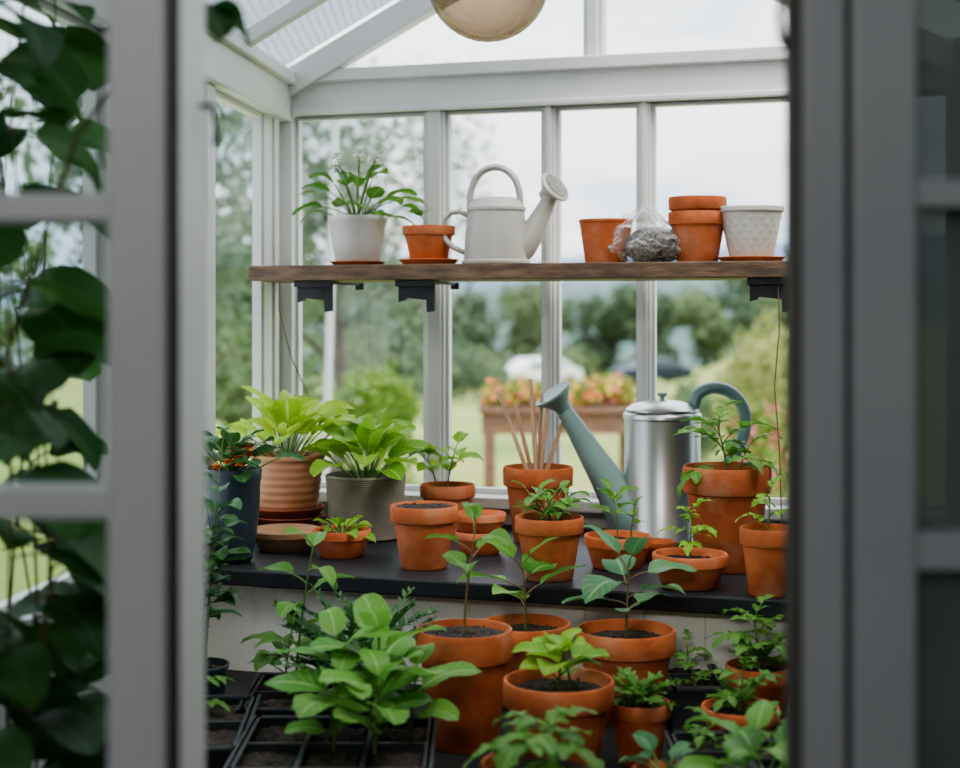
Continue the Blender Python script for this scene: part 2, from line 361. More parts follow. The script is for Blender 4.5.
# ------------------------------------------------------------------ doors
e=thing('door_1',(0,0,0),'grey-white glazed door leaf standing open','door',kind='structure')
mb=MB(); mb.box(-.249,-.209,1.0,1.040,0,2.0); mb.box(-.56,-.50,1.0,1.040,0,2.0)
for z,h in ((1.319,.020),(1.120,.023),(.92,.023),(1.52,.02),(.72,.02)): mb.box(-.50,-.249,1.008,1.034,z-h/2,z+h/2)
mb.box(-.50,-.249,1.0,1.04,0,.3); mb.box(-.50,-.249,1.0,1.04,1.9,2.0)
mb.obj('door_frame',WHITED,e,smooth=False,bevel=.003)
g=MB(); g.v=[(-.5,1.024,.3),(-.249,1.024,.3),(-.249,1.024,1.9),(-.5,1.024,1.9)]; g.face([0,1,2,3]); g.obj('glass_pane',DOORGLASS,e,smooth=False)
mb=MB(); mb.box(-.2088,-.2040,1.004,1.020,0,2.0); mb.obj('door_seal',BLACKRUB,e,smooth=False)
mb=MB(); mb.box(-.2086,-.2050,1.0205,1.120,0,2.0); mb.box(-.235,-.2086,1.045,1.120,0,2.0); trim(mb,'door jamb lining with window light in its pale paint',PANEL,.001)  # pale paint stands in for window light on the inner edge
mb=MB(); mb.tube([(-.206,1.10,1.40),(-.197,1.10,1.40),(-.192,1.10,1.385),(-.194,1.10,1.37)],.0025,8)
info(mb.obj('door_hook',IRON),'small dark metal hook fixed to the door jamb','hook')
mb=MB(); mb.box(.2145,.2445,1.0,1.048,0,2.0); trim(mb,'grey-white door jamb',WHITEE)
mb=MB(); mb.box(.2110,.2145,1.0,1.038,0,2.0); trim(mb,'dark brown rubber draught seal on the jamb',BROWNSEAL,0)
mb=MB(); mb.box(.2445,.2485,1.012,1.04,0,2.0); trim(mb,'dark gap between jamb and door leaf',BLACKRUB,0)
e=thing('door_2',(0,0,0),'grey-white glazed door leaf with hazy panes','door',kind='structure')
mb=MB(); mb.box(.2485,.2915,.998,1.045,0,2.0); mb.box(.50,.56,.998,1.045,0,2.0)
for z,h in ((1.328,.020),(1.087,.026),(1.56,.02),(.86,.02)): mb.box(.2915,.50,1.006,1.036,z-h/2,z+h/2)
mb.box(.2915,.50,.998,1.045,0,.3); mb.box(.2915,.50,.998,1.045,1.9,2.0)
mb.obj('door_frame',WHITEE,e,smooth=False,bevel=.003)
g=MB(); g.v=[(.29,1.022,.3),(.5,1.022,.3),(.5,1.022,1.9),(.29,1.022,1.9)]; g.face([0,1,2,3]); g.obj('glass_pane',DIMGLASS,e,smooth=False)
mb=MB(); mb.tube([(.213,1.03,1.47),(.207,1.03,1.47),(.205,1.03,1.45),(.207,1.03,1.435),(.2105,1.03,1.43)],.0025,8)
info(mb.obj('door_hook',IRON),'small dark metal hook on the brown jamb seal','hook')

# ------------------------------------------------------------------ furniture
mb=MB(); mb.prism([W(.021,.04),W(.060,.27),W(1.17,.27),W(1.17,.04)][::-1],0,.028)
o=mb.obj('wall_shelf',WOOD,loc=(0,0,ZS-.028),smooth=False,bevel=.002)
info(o,'long weathered brown wooden plank shelf across the windows','shelf')
def bracket(s):
    c=W(s,.02); e=thing('shelf_bracket',(c[0],c[1],ZS-.028),'black iron bracket holding up the wooden shelf','bracket','shelf brackets',rz=math.atan2(U.y,U.x))
    mb=MB(); mb.box(-.036,.036,-.238,-.205,-.006,-.0003); mb.box(-.038,.036,-.242,-.236,-.012,-.0003); mb.obj('top_plate',IRON,e,smooth=False,bevel=.001)
    mb=MB()
    def plate(pts):
        b=len(mb.v); n=len(pts)
        for y in (-.234,-.226):
            for p in pts: mb.v.append((p[0],y,p[1]))
        mb.face([b+i for i in range(n)]); mb.face([b+i for i in range(2*n-1,n-1,-1)])
        for i in range(n): mb.face([b+i,b+(i+1)%n,b+n+(i+1)%n,b+n+i][::-1])
    plate([(-.034,-.006),(-.020,-.006),(-.020,-.036),(-.034,-.040)])
    plate([(.018,-.006),(.034,-.006),(.034,-.056),(.020,-.058)])
    plate([(-.020,-.010),(.018,-.010),(.018,-.036),(-.020,-.032)])
    mb.obj('front_hook_plate',IRON,e,smooth=False)
    mb=MB(); mb.box(-.003,.003,-.21,-.006,-.006,-.001); mb.box(-.008,.008,-.012,-.005,-.014,-.001); mb.obj('support_arm',IRON,e,smooth=False)
bracket(.186); bracket(.384); bracket(1.012)

e=thing('potting_bench',(0,0,0),'dark slate-coloured potting bench with pale boarded front beneath the windows','bench')
mb=MB(); mb.prism([W(.012,.002),W(.129,.62),W(1.40,.62),W(1.285,.002)][::-1],ZB-.026,ZB)
mb.obj('bench_top',BENCH,e,smooth=False,bevel=.003)
mb=MB(); s=.135
while s<1.30:
    fbox(mb,W,s,s+.0905,.582,.590,.0,ZB-.026); s+=.091
fbox(mb,W,.135,1.38,.575,.582,0,ZB-.026)
mb.obj('front_panel',PANEL,e,smooth=False,bevel=.0008)
mb=MB(); mb.prism([W(.136,.60),(-.548,1.5),(.665,1.5),W(1.385,.60)],ZL-.03,ZL)
e=thing('potting_table',(0,0,0),'low dark staging table crowded with pots and trays','table')
mb.obj('table_top',TABLE,e,smooth=False,bevel=.003)
for x,y in ((-.52,1.54),(.63,1.54),(-.42,2.26),(.66,1.96)):
    m2=MB(); m2.box(-.02,.02,-.02,.02,0,ZL-.03); m2.obj('leg',TABLE,e,loc=(x,y,0),smooth=False)

# ------------------------------------------------------------------ pots
def potprof(R,H,style='flower',nest=0):
    if style=='flower':
        return [(0,0),(.66*R,0),(.69*R,.02*H),(.90*R,.735*H),(.985*R,.75*H),(1.0*R,.765*H),(1.01*R,.96*H),(.985*R,H),(.945*R,H),(.925*R,.97*H),(.60*R,.07*H),(0,.06*H)]
    if style=='bowl':
        return [(0,0),(.70*R,0),(.74*R,.03*H),(.93*R,.66*H),(.99*R,.68*H),(1.01*R,.93*H),(.98*R,H),(.93*R,H),(.90*R,.93*H),(.66*R,.12*H),(0,.10*H)]
    if style=='ribbed':
        p=[(0,0),(.74*R,0)]; n=28
        for i in range(n+1):
            z=.02+.90*i/n; p.append((R*(.80+.18*z+(.010 if i%4<2 else -.010)),z*H))
        return p+[(1.02*R,.94*H),(1.02*R,.985*H),(.99*R,H),(.93*R,H),(.91*R,.95*H),(.66*R,.07*H),(0,.06*H)]
    if style=='fineribs':
        p=[(0,0),(.78*R,0)]; n=56
        for i in range(n+1):
            z=.02+.93*i/n; p.append((R*(.86+.13*z**.8+(.0055 if i%2 else -.0055)),z*H))
        return p+[(1.0*R,.97*H),(.98*R,H),(.93*R,H),(.91*R,.95*H),(.70*R,.07*H),(0,.06*H)]
    if style=='cache':
        return [(0,0),(.70*R,0),(.73*R,.03*H),(.84*R,.4*H),(.94*R,.85*H),(.99*R,.90*H),(1.0*R,.97*H),(.98*R,H),(.93*R,H),(.90*R,.95*H),(.62*R,.07*H),(0,.06*H)]
    if style=='plain':
        return [(0,0),(.74*R,0),(.76*R,.02*H),(.97*R,.93*H),(1.0*R,.94*H),(1.0*R,.99*H),(.98*R,H),(.94*R,H),(.92*R,.95*H),(.68*R,.07*H),(0,.06*H)]
    if style=='rounded':
        return [(0,0),(.62*R,0),(.66*R,.02*H),(.82*R,.22*H),(.94*R,.5*H),(.98*R,.85*H),(1.02*R,.90*H),(1.03*R,.98*H),(1.0*R,H),(.94*R,H),(.92*R,.95*H),(.60*R,.07*H),(0,.06*H)]
def pot(R,H,style,name,m,parent=None,loc=(0,0,0),mod=None):
    mb=MB(); mb.lathe(potprof(R,H,style),64 if mod is None else 128,mod=mod)
    return mb.obj(name,m,parent,loc,smooth=True)
def soil(R,H,parent,level=.84):
    mb=MB(); rr=R*(.60+.325*(level-.07)/.9)-.0006
    rings=7; n=26
    mb.v.append((0,0,level*H+.002))
    idx=[[0]]
    for i in range(1,rings+1):
        b=len(mb.v); r=rr*i/rings
        for j in range(n):
            a=2*math.pi*j/n
            mb.v.append((r*math.cos(a),r*math.sin(a),level*H+R_(-.0016,.0022)*(i<rings)-(.002 if i==rings else 0)))
        idx.append(list(range(b,b+n)))
    for A,B in zip(idx,idx[1:]):
        for i in range(n):
            j=(i+1)%n
            if len(A)==1: mb.face([A[0],B[i],B[j]])
            else: mb.face([A[i],B[i],B[j],A[j]])
    for k in range(26):
        a=R_(0,6.28); r=rr*.92*math.sqrt(R_(0,1)); c=V((r*math.cos(a),r*math.sin(a),level*H+.001)); s=R_(.0012,.003)
        mb.lathe([(0,-s*.6),(s,0),(0,s*.8)],5,off=tuple(c))
    return mb.obj('soil',SOIL,parent,smooth=False)
def saucer(R,H,name,m,loc,label,group=None):
    mb=MB(); mb.lathe([(0,0),(.78*R,0),(.82*R,.06*H),(.97*R,.8*H),(1.0*R,.9*H),(.99*R,H),(.95*R,H),(.92*R,.9*H),(.78*R,.28*H),(0,.24*H)],56)
    return info(mb.obj(name,m,loc=loc),label,'saucer',group)
GA=2.39996
def petiole(st,base,az,el,L,bend=.4,r=.0011):
    p=V(base); pts=[p.copy()]; hx=V((math.cos(az),math.sin(az),0))
    for i in range(4):
        e=el-bend*i/4; p=p+(hx*math.cos(e)+V((0,0,1))*math.sin(e))*(L/4); pts.append(p.copy())
    st.tube(pts,[r*1.2,r*1.1,r,r,r*.8],5)
    return p,el-bend
def stemline(st,base,h,az,lean,r=.002,wob=.1):
    pts=[]; n=8; ph=R_(0,6)
    for i in range(n+1):
        t=i/n; x=lean*h*t**1.5; w=math.sin(3*t+ph)*wob*h*.15*t
        pts.append(V(base)+V((math.cos(az)*x-math.sin(az)*w,math.sin(az)*x+math.cos(az)*w,h*t)))
    st.tube(pts,[r*(1-.55*i/n) for i in range(n+1)],6)
    return pts
def at(pts,t):
    k=t*(len(pts)-1); i=min(int(k),len(pts)-2); return pts[i].lerp(pts[i+1],k-i)
def seedling(st,fo,base,h,n=8,L=.05,Wd=.028,shape='ov',az=0,lean=.15,start=.35,el=.5,droop=1.0,r=.002,pet=.4,fold=.3):
    pts=stemline(st,base,h,az,lean,r)
    a0=R_(0,6)
    for i in range(n):
        t=start+(1-start)*i/max(1,n-1); p=at(pts,t); a=a0+i*GA
        sc=1.05-.35*abs(t-.7)/.5 if t<.95 else .7
        q,e=petiole(st,p,a,el+R_(0,.5)+(.4 if t>.9 else 0),L*pet*sc)
        fo.leaf(q,a,e+.15,L*sc*R_(.85,1.1),Wd*sc,shape,droop+R_(-.3,.3),fold,R_(-.35,.35))
def rosette(st,fo,base,n=20,L=.08,Wd=.035,pet=.05,shape='ov',droop=1.1,emin=.6,emax=1.45,spread=.01,fold=.35,r=.0014,azr=None):
    for i in range(n):
        k=(i+.5)/n; a=i*GA+R_(-.3,.3)
        if azr: a=R_(*azr)
        el=emax-(emax-emin)*k+R_(-.1,.1)
        b=V(base)+V((math.cos(a)*spread*k,math.sin(a)*spread*k,0))
        q,e=petiole(st,b,a,el,pet*R_(.6,1.15),.3,r)
        fo.leaf(q,a,e,L*R_(.75,1.1),Wd*R_(.85,1.1),shape,droop*R_(.6,1.2),fold,R_(-.4,.4))
def compound(st,fo,p,a,el,L,lw,shape='lobe',pairs=2):
    pts=[V(p)]; q=V(p); hx=V((math.cos(a),math.sin(a),0)); e=el; seg=6
    for i in range(seg):
        q=q+(hx*math.cos(e)+V((0,0,1))*math.sin(e))*(L/seg); e-=.16; pts.append(q.copy())
    st.tube(pts,[.0011]*4+[.0008]*3,5)
    for k in range(pairs):
        t=.42+.40*k/max(1,pairs-1) if pairs>1 else .6
        c=at(pts,t)
        for sg in (-1,1): fo.leaf(c,a+sg*R_(.9,1.25),e+.35+R_(-.1,.2),lw*R_(.75,1.0)*(1-.1*k),lw*.62,shape,R_(.5,1.0),.2,R_(-.3,.3),nl=10)
    fo.leaf(pts[-1],a,e+.2,lw*1.15,lw*.72,shape,R_(.6,1.1),.2,R_(-.2,.2),nl=10)
def tomato(st,fo,base,h,n=6,L=.05,lw=.028,az=0,lean=.15,start=.3,el=.7,r=.0022,pairs=2):
    pts=stemline(st,base,h,az,lean,r); a0=R_(0,6)
    for i in range(n):
        t=start+(1-start)*i/max(1,n-1); p=at(pts,t); sc=1 if t<.85 else .7
        compound(st,fo,p,a0+i*GA,el+R_(-.2,.3)+(.3 if t>.85 else 0),L*sc*R_(.85,1.1),lw*sc*R_(.85,1.15),pairs=pairs)
def fernlet(st,fo,base,n=12,L=.08,lw=.008,emin=.5,emax=1.4,pairs=9,r=.0008):
    for i in range(n):
        a=i*GA+R_(-.2,.2); el=emax-(emax-emin)*(i+.5)/n; LL=L*R_(.7,1.1)
        q=V(base); pts=[q.copy()]; hx=V((math.cos(a),math.sin(a),0)); e=el
        for k in range(8):
            q=q+(hx*math.cos(e)+V((0,0,1))*math.sin(e))*(LL/8); e-=.11; pts.append(q.copy())
        st.tube(pts,r,4)
        for k in range(pairs):
            t=.25+.75*k/pairs; c=at(pts,t); s=lw*(1.2-.6*t)*R_(.8,1.3)
            for sg in (-1,1): fo.leaf(c,a+sg*R_(.8,1.2),e+R_(.2,.7),s*1.3,s*.8,'lobe',.5,.2,R_(-.5,.5),nl=4,nw=2)
def flower(fo,c,s,mi=1,n=5,tilt=.3):
    for i in range(n): fo.leaf(c,i*2*math.pi/n+R_(-.1,.1),tilt,s,s*.8,'round',.3,.2,0,nl=4,nw=2,mi=mi)

def potted(name,loc,R,H,label,fn=None,pm=TERRA,style='flower',lm=LMID,sm=STEMG,level=.89,cat='potted plant',group=None,extra=None,rz=0,mod=None,soilon=True,seed=None):
    if seed is not None: random.seed(seed)
    e=thing(name,loc,label,cat,group,rz=rz)
    pot(R,H,style,'pot',pm,e,mod=mod)
    if soilon: soil(R,H,e,level)
    if fn:
        st=MB(); fo=MB(); fn(st,fo,(0,0,level*H))
        if st.v: st.obj('stem',sm,e)
        if fo.v: fo.obj('foliage',[lm]+(extra or []),e)
    return e
eps=.0006
def sh(s,o,z=0): p=W(s,o); return (p[0],p[1],ZS+z+eps)

# --- shelf things
SG='terracotta pots on the shelf'
saucer(.053,.009,'plant_saucer',TERRA,sh(.230,.15),'terracotta saucer under the white pot on the shelf')
def f(st,fo,b):
    rosette(st,fo,b,9,.054,.034,.080,'broad',1.5,.85,1.5,.02,.15)
    rosette(st,fo,b,7,.050,.032,.050,'broad',1.5,.35,.85,.03,.15)
    for i in range(9):
        a=i*GA+.6; l=R_(.115,.140); q,e=petiole(st,b,a,R_(1.15,1.5),l,.25)
        flower(fo,q,.0145,1,5,R_(.1,.5)); flower(fo,q,.0135,1,5,R_(-.6,-.2)); flower(fo,q+V((.006,0,-.012)),.010,1,5,.1)
    for a,el,pl,LL in ((3.4,1.0,.075,.060),(3.25,.6,.07,.065),(3.1,.85,.08,.058),(.15,.9,.075,.062),(-.1,.7,.08,.068),(.2,.35,.065,.072)):
        q,e=petiole(st,b,a,el,pl,.5); fo.leaf(q,a,e+.1,LL,.030,'broad',1.1,.2,R_(-.3,.3))
potted('potted_plant',sh(.230,.15,.0025),.057,.092,'white ceramic pot with white-flowered leafy green plant',f,WHITEPOT,'cache',LMID,extra=[PETW],seed=3)
saucer(.056,.012,'plant_saucer',TERRA,sh(.372,.15),'terracotta saucer under a small pot on the shelf')
def f(st,fo,b):
    q,e=petiole(st,b,2.9,1.2,.030,.3); fo.leaf(q,2.9,.9,.045,.024,'ov',1.0,.2,.5); fo.leaf(q,3.9,.6,.035,.020,'ov',.9,.2,.4); fo.leaf(q,.4,.9,.028,.015,'ov',.8,.2)
potted('potted_plant',sh(.372,.15,.004),.049,.070,'small terracotta pot with a tiny green sprig on a saucer',f,lm=LMID,seed=2)

rzU=math.atan2(U.y,U.x)
e=thing('watering_can',sh(.503,.15),'small cream enamel watering can with arched top handle','watering can',rz=rzU*.4)
mb=MB(); mb.lathe([(0,0),(.060,0),(.063,.003),(.063,.007),(.060,.01),(.0565,.06),(.0525,.098),(.055,.100),(.055,.105),(.051,.108),(.046,.118),(.034,.124),(.030,.124),(.030,.120),(.045,.110),(.05,.1),(.052,.01),(0,.008)],56); mb.obj('body',CREAM,e)
mb=MB(); pts=[]
for i in range(21):
    t=i/20; a=math.pi*(1-t); pts.append((-.002+.047*math.cos(a),0,.100+.080*max(0,math.sin(a))**.7))
mb.tube(pts,.0076,12,flat=(1.4,.85)); mb.obj('top_handle',CREAM,e)
mb=MB(); mb.tube([(-.050,0,.090),(-.066,0,.099),(-.084,0,.097),(-.096,0,.084),(-.099,0,.065),(-.094,0,.046),(-.080,0,.033),(-.056,0,.022)],.0060,10,flat=(1.4,.85)); mb.obj('side_handle',CREAM,e)
mb=MB(); mb.tube([(.034,0,.022),(.050,0,.034),(.065,0,.056),(.078,0,.081),(.090,0,.104),(.099,0,.124)],[.027,.026,.023,.0185,.0155,.0135],18); mb.obj('spout',CREAM,e)
mb=MB(); mb.lathe([(.0135,-.028),(.015,-.016),(.026,-.004),(.032,0),(.0325,.003),(.029,.006),(0,.008)],32)
o=mb.obj('rose',CREAM,e,loc=(.107,0,.141)); o.rotation_euler=(.45,.85,0)
mb=MB(); mb.lathe([(0,.0085),(.026,.0068),(.026,.0075),(0,.0092)],32); o=mb.obj('rose_plate',mat('pierced_plate',(.32,.30,.27),(.14,.13,.12),rough=.4,metal=.3,nscale=300),e,loc=(.107,0,.141)); o.rotation_euler=(.45,.85,0)

o=pot(.049,.080,'plain','flower_pot',TERRA,loc=sh(.709,.15)); info(o,'empty smooth terracotta pot beside the soil bag on the shelf','flower pot',SG)
for k in range(2):
    H=.090; o=pot(.0515-.0006*k,H,'flower','flower_pot',TERRA,loc=sh(.874,.15,.0265*k)); info(o,'terracotta pot nested in a stack of pots','flower pot',SG)
e=thing('soil_bag',sh(.792,.16),'crumpled clear plastic bag filled with dark grey gravel','bag')
def blob(rx,ry,rz_,zc,seedv,amp,res=28,neck=False,frq=9):
    mb=MB(); n=res*2
    rings=[]
    for i in range(res+1):
        th=math.pi*i/res; row=[]
        for j in range(n):
            ph=2*math.pi*j/n; d=V((math.sin(th)*math.cos(ph),math.sin(th)*math.sin(ph),-math.cos(th)))
            k=1+amp*noise.noise(d*frq*.35+V((seedv,0,0)))+amp*.6*noise.noise(d*frq+V((0,seedv,0)))
            if neck: k+=amp*.35*noise.noise(d*frq*2.2+V((0,0,seedv)))
            p=V((d.x*rx*k,d.y*ry*k,zc+d.z*rz_*k))
            if neck and d.z>.2:
                q=(d.z-.2)/.8; p.x=p.x*(1-.25*q)-.015*q; p.z+=.018*q*(1+.5*math.sin(3*ph))
            p.z=max(p.z,.0008); row.append(tuple(p))
        b=len(mb.v); mb.v+=row; rings.append(b)
    for i in range(res):
        for j in range(n):
            k=(j+1)%n; mb.face([rings[i]+j,rings[i]+k,rings[i+1]+k,rings[i+1]+j])
    return mb
mb=blob(.052,.038,.034,.030,3,.10); o=mb.obj('gravel_fill',GRAVEL,e); o.location=(.006,0,.0005)
PL,nt,out=newmat('clear_film')
t=N(nt,'ShaderNodeBsdfTransparent'); t.inputs[0].default_value=(.95,.95,.95,1); g=N(nt,'ShaderNodeBsdfPrincipled'); g.inputs['Roughness'].default_value=.22; g.inputs['Base Color'].default_value=(.8,.8,.78,1)
lw=N(nt,'ShaderNodeLayerWeight'); lw.inputs[0].default_value=.4
mr=N(nt,'ShaderNodeMapRange'); mr.inputs[3].default_value=.12; mr.inputs[4].default_value=.75
mx=N(nt,'ShaderNodeMixShader'); nt.links.new(lw.outputs['Facing'],mr.inputs[0]); nt.links.new(mr.outputs[0],mx.inputs[0]); nt.links.new(t.outputs[0],mx.inputs[1]); nt.links.new(g.outputs[0],mx.inputs[2]); nt.links.new(mx.outputs[0],out.inputs[0])
mb=blob(.072,.049,.038,.036,8,.18,44,True,7); mb.obj('plastic_film',PL,e)

saucer(.060,.010,'plant_saucer',TERRA,sh(.968,.15),'terracotta saucer under the embossed white pot')
def em(a,z):
    H=.095; q=z/H
    if .12<q<.84:
        row=int((q-.12)/.12); return 1+.020*max(0,math.cos(16*a+(math.pi if row%2 else 0)))*abs(math.sin(math.pi*(q-.12)/.12))
    return 1
mb=MB(); R=.055;H=.095
pr=[(0,0),(.62*R,0)]+[(R*(.65+.31*(i/40)**.85),H*(.02+.86*i/40)) for i in range(41)]+[(1.0*R,.89*H),(1.03*R,.91*H),(1.03*R,.98*H),(1.0*R,H),(.94*R,H),(.9*R,.95*H),(.58*R,.07*H),(0,.06*H)]
mb.lathe(pr,160,mod=em); o=mb.obj('ornamental_pot',WHITEPOT,loc=sh(.968,.15,.003)); info(o,'white ceramic pot with embossed leaf pattern on a saucer','plant pot')

def tw(pts,label):
    mb=MB(); mb.tube(pts,.0012,6); return info(mb.obj('jute_twine',TWINE),label,'string')
a=W(.10,.22)
tw([(a[0],a[1],ZS-.028),(a[0]+.0,a[1],1.25),(a[0]+.02,a[1]+.02,1.16),(a[0]+.05,a[1]+.03,1.09),(a[0]+.065,a[1]+.03,1.05)],'thin twine hanging down from the shelf')
a=W(1.025,.255)
tw([(a[0],a[1],ZS-.028),(a[0]+.002,a[1],1.22),(a[0]-.004,a[1]+.01,1.12),(a[0]+.004,a[1]+.01,1.02),(a[0]+.008,a[1]+.01,.90),(a[0]+.010,a[1]+.01,ZB+.001)],'thin twine hanging from the shelf end')

# --- bench things
def bn_(x,y,z=0): return (x,y,ZB+z+eps)
BG='terracotta pots on the bench'
potted('flower_pot',bn_(-.090,2.42),.0545,.100,'terracotta pot of bare soil near the bench edge',None,cat='flower pot',group=BG,level=.97)
potted('flower_pot',bn_(.104,2.69),.0625,.134,'terracotta pot holding wooden plant stakes',None,cat='flower pot',group=BG)
for i,(dx,dy,L_) in enumerate(((-.062,.0,.155),(-.035,.02,.13),(-.012,-.01,.178),(.006,.012,.15),(.014,-.012,.125),(.045,.01,.12),(-.006,.02,.11))):
    mb=MB(); b=V((dx*.25,dy*.25,0)); t=V((dx*1.15,dy,L_))
    mb.tube([b,b.lerp(t,.5),t],[.0042,.0040,.0038],5)
    o=mb.obj('plant_stake',STAKE,loc=(.104,2.69,ZB+.114)); info(o,'slim bare wooden stake leaning in a terracotta pot','stake','wooden stakes in a pot')
def f(st,fo,b):
    for k in range(6): seedling(st,fo,(R_(-.025,.025),R_(-.02,.02),b[2]),R_(.025,.045),6,.042,.018,'ov',R_(0,6),.6,.2,.4,1.0)
potted('potted_plant',bn_(.107,2.315),.053,.096,'terracotta pot with bushy green chilli plant spilling over',f,lm=LMID,seed=4)
def f(st,fo,b):
    seedling(st,fo,b,.075,6,.050,.042,'heart',0,.2,.3,.5,.9)
    seedling(st,fo,(-.02,0,b[2]),.055,5,.044,.036,'heart',3,.3,.4,.5,.9)
potted('potted_plant',bn_(-.060,2.78),.051,.092,'terracotta pot with heart-leaved seedling behind stacked bowls',f,lm=LBRIGHT,seed=5)
for k in range(2):
    o=pot(.0445,.038,'bowl','clay_bowl',TERRA,loc=bn_(.0,2.56,.0305*k)); info(o,'shallow terracotta bowl stacked in a pair','bowl','stacked terracotta bowls')

# steel can
e=thing('watering_can',bn_(.328,2.70),'large galvanised steel watering can with grey-green spout and handle','watering can')
mb=MB(); mb.lathe([(0,0),(.0685,0),(.071,.003),(.071,.008),(.0685,.011),(.0685,.218),(.0705,.220),(.0705,.227),(.068,.230),(.062,.233),(.06,.233),(.06,.226),(.064,.215),(.064,.01),(0,.008)],72); mb.obj('body',STEEL,e)
mb=MB(); mb.lathe([(.066,.2325),(.066,.236),(.055,.244),(.03,.251),(0,.253)],56); mb.obj('lid',STEEL,e)
mb=MB(); mb.lathe([(.005,.251),(.004,.257),(.009,.261),(.009,.265),(0,.268)],24); mb.obj('knob',TEAL,e)
mb=MB(); mb.tube([(-.045,0,.030),(-.062,0,.048),(-.082,0,.080),(-.107,0,.122),(-.132,0,.162),(-.156,0,.202),(-.176,0,.232)],[.044,.041,.034,.028,.023,.0185,.0145],22); mb.obj('spout',TEAL,e)
mb=MB(); mb.lathe([(.0140,-.030),(.016,-.016),(.024,-.004),(.035,.008),(.037,.010),(.037,.014),(.032,.013),(0,.008)],36)
o=mb.obj('rose',TEAL,e,loc=(-.190,0,.254)); o.rotation_euler=(.15,-.62,0)
mb=MB()
cp=[(.056,.232),(.064,.262),(.090,.274),(.120,.268),(.142,.246),(.150,.214),(.143,.180),(.125,.148),(.100,.122),(.066,.104)]
pts=[]
for i in range(len(cp)-1):
    p0=V(cp[max(i-1,0)]);p1=V(cp[i]);p2=V(cp[i+1]);p3=V(cp[min(i+2,len(cp)-1)])
    for k in range(4):
        t=k/4; q=.5*((2*p1)+(p2-p0)*t+(2*p0-5*p1+4*p2-p3)*t*t+(3*p1-p0-3*p2+p3)*t**3); pts.append((q.x,0,q.y))
pts.append((cp[-1][0],0,cp[-1][1]))
mb.tube(pts,.0120,12,flat=(1.3,.95)); mb.obj('handle',TEALD,e)

def f(st,fo,b):
    tomato(st,fo,b,.085,7,.060,.044,2.5,.2,.2,.8)
    tomato(st,fo,(.02,.01,b[2]),.05,4,.045,.034,.3,.4)
    compound(st,fo,(-.02,-.02,b[2]+.02),3.6,.2,.05,.04)
potted('potted_plant',bn_(.395,2.40),.070,.165,'large terracotta pot with young leafy tomato plant',f,lm=LMID,sm=STEMG,seed=6)
def f(st,fo,b): tomato(st,fo,b,.060,5,.032,.024,1,.15,.25,.9,r=.0016)
potted('potted_plant',bn_(.420,2.185),.041,.098,'tall terracotta pot with small seedling beside the doorway',f,lm=LBRIGHT,seed=7)
def f(st,fo,b): tomato(st,fo,b,.070,7,.032,.025,1,.1,.3,.8,r=.0018)
potted('potted_plant',bn_(.315,2.25),.0565,.050,'shallow terracotta bowl with upright tomato seedling',f,style='bowl',level=.8,lm=LBRIGHT,seed=8)
def f(st,fo,b):
    seedling(st,fo,b,.075,6,.036,.024,'heart',2,.2,.5,.6,.7,r=.0016)
    seedling(st,fo,(.02,-.01,b[2]),.05,4,.03,.02,'ov',5,.3,.5,.6,.7,r=.0014)
potted('potted_plant',bn_(.222,2.42),.054,.052,'shallow terracotta bowl with slender seedlings',f,style='bowl',level=.8,lm=LMID,seed=9)
o=pot(.034,.030,'bowl','clay_bowl',TERRA,loc=bn_(.292,2.50)); info(o,'small empty terracotta bowl beside the steel watering can','bowl')

saucer(.034,.012,'plant_saucer',DARKPOT,bn_(-.406,2.47),'dark glazed saucer lifting the slate pot off the bench')
def f(st,fo,b):
    rosette(st,fo,b,24,.050,.034,.055,'broad',1.0,.5,1.5,.02,.25)
    for i in range(14):
        a=R_(4.2,6.2); q,e=petiole(st,b,a,R_(.5,1.2),R_(.045,.070),.3); flower(fo,q,.013,1); flower(fo,q,.011,1,5,-.4)
potted('potted_plant',bn_(-.406,2.47,.004),.045,.150,'dark slate pot with deep green plant and orange flowers',f,DARKPOT,'rounded',LDEEP,extra=[PETO],seed=10)
for k in range(3):
    saucer(.066+.001*k,.020,'plant_saucer',TERRAD,bn_(-.355,2.77,.0165*k),'stacked terracotta saucer under the peach pot','saucers under the peach pot')
def f(st,fo,b): rosette(st,fo,b,28,.080,.052,.080,'broad',1.0,.6,1.5,.03,.3)
potted('potted_plant',bn_(-.355,2.77,.0385),.068,.110,'ribbed peach clay pot with lush yellow-green leaves',f,PEACH,'ribbed',LYEL,seed=12)
o=pot(.060,.036,'bowl','clay_bowl',TAN,loc=bn_(-.337,2.60)); info(o,'wide tan clay bowl at the front of the bench','bowl')
def f(st,fo,b): rosette(st,fo,b,14,.035,.02,.02,'ov',.9,.2,1.2,.02)
potted('potted_plant',bn_(-.233,2.525),.049,.046,'shallow terracotta bowl with low leafy seedling',f,style='bowl',level=.8,lm=LBRIGHT,seed=13)
def f(st,fo,b):
    rosette(st,fo,b,24,.078,.052,.070,'broad',1.1,.55,1.5,.03,.3)
    seedling(st,fo,b,.10,7,.06,.042,'broad',0,.2,.4)
potted('potted_plant',bn_(-.208,2.73),.074,.116,'grey ribbed stoneware pot with bright broad-leaved plant',f,GREYPOT,'fineribs',LBRIGHT,seed=14)

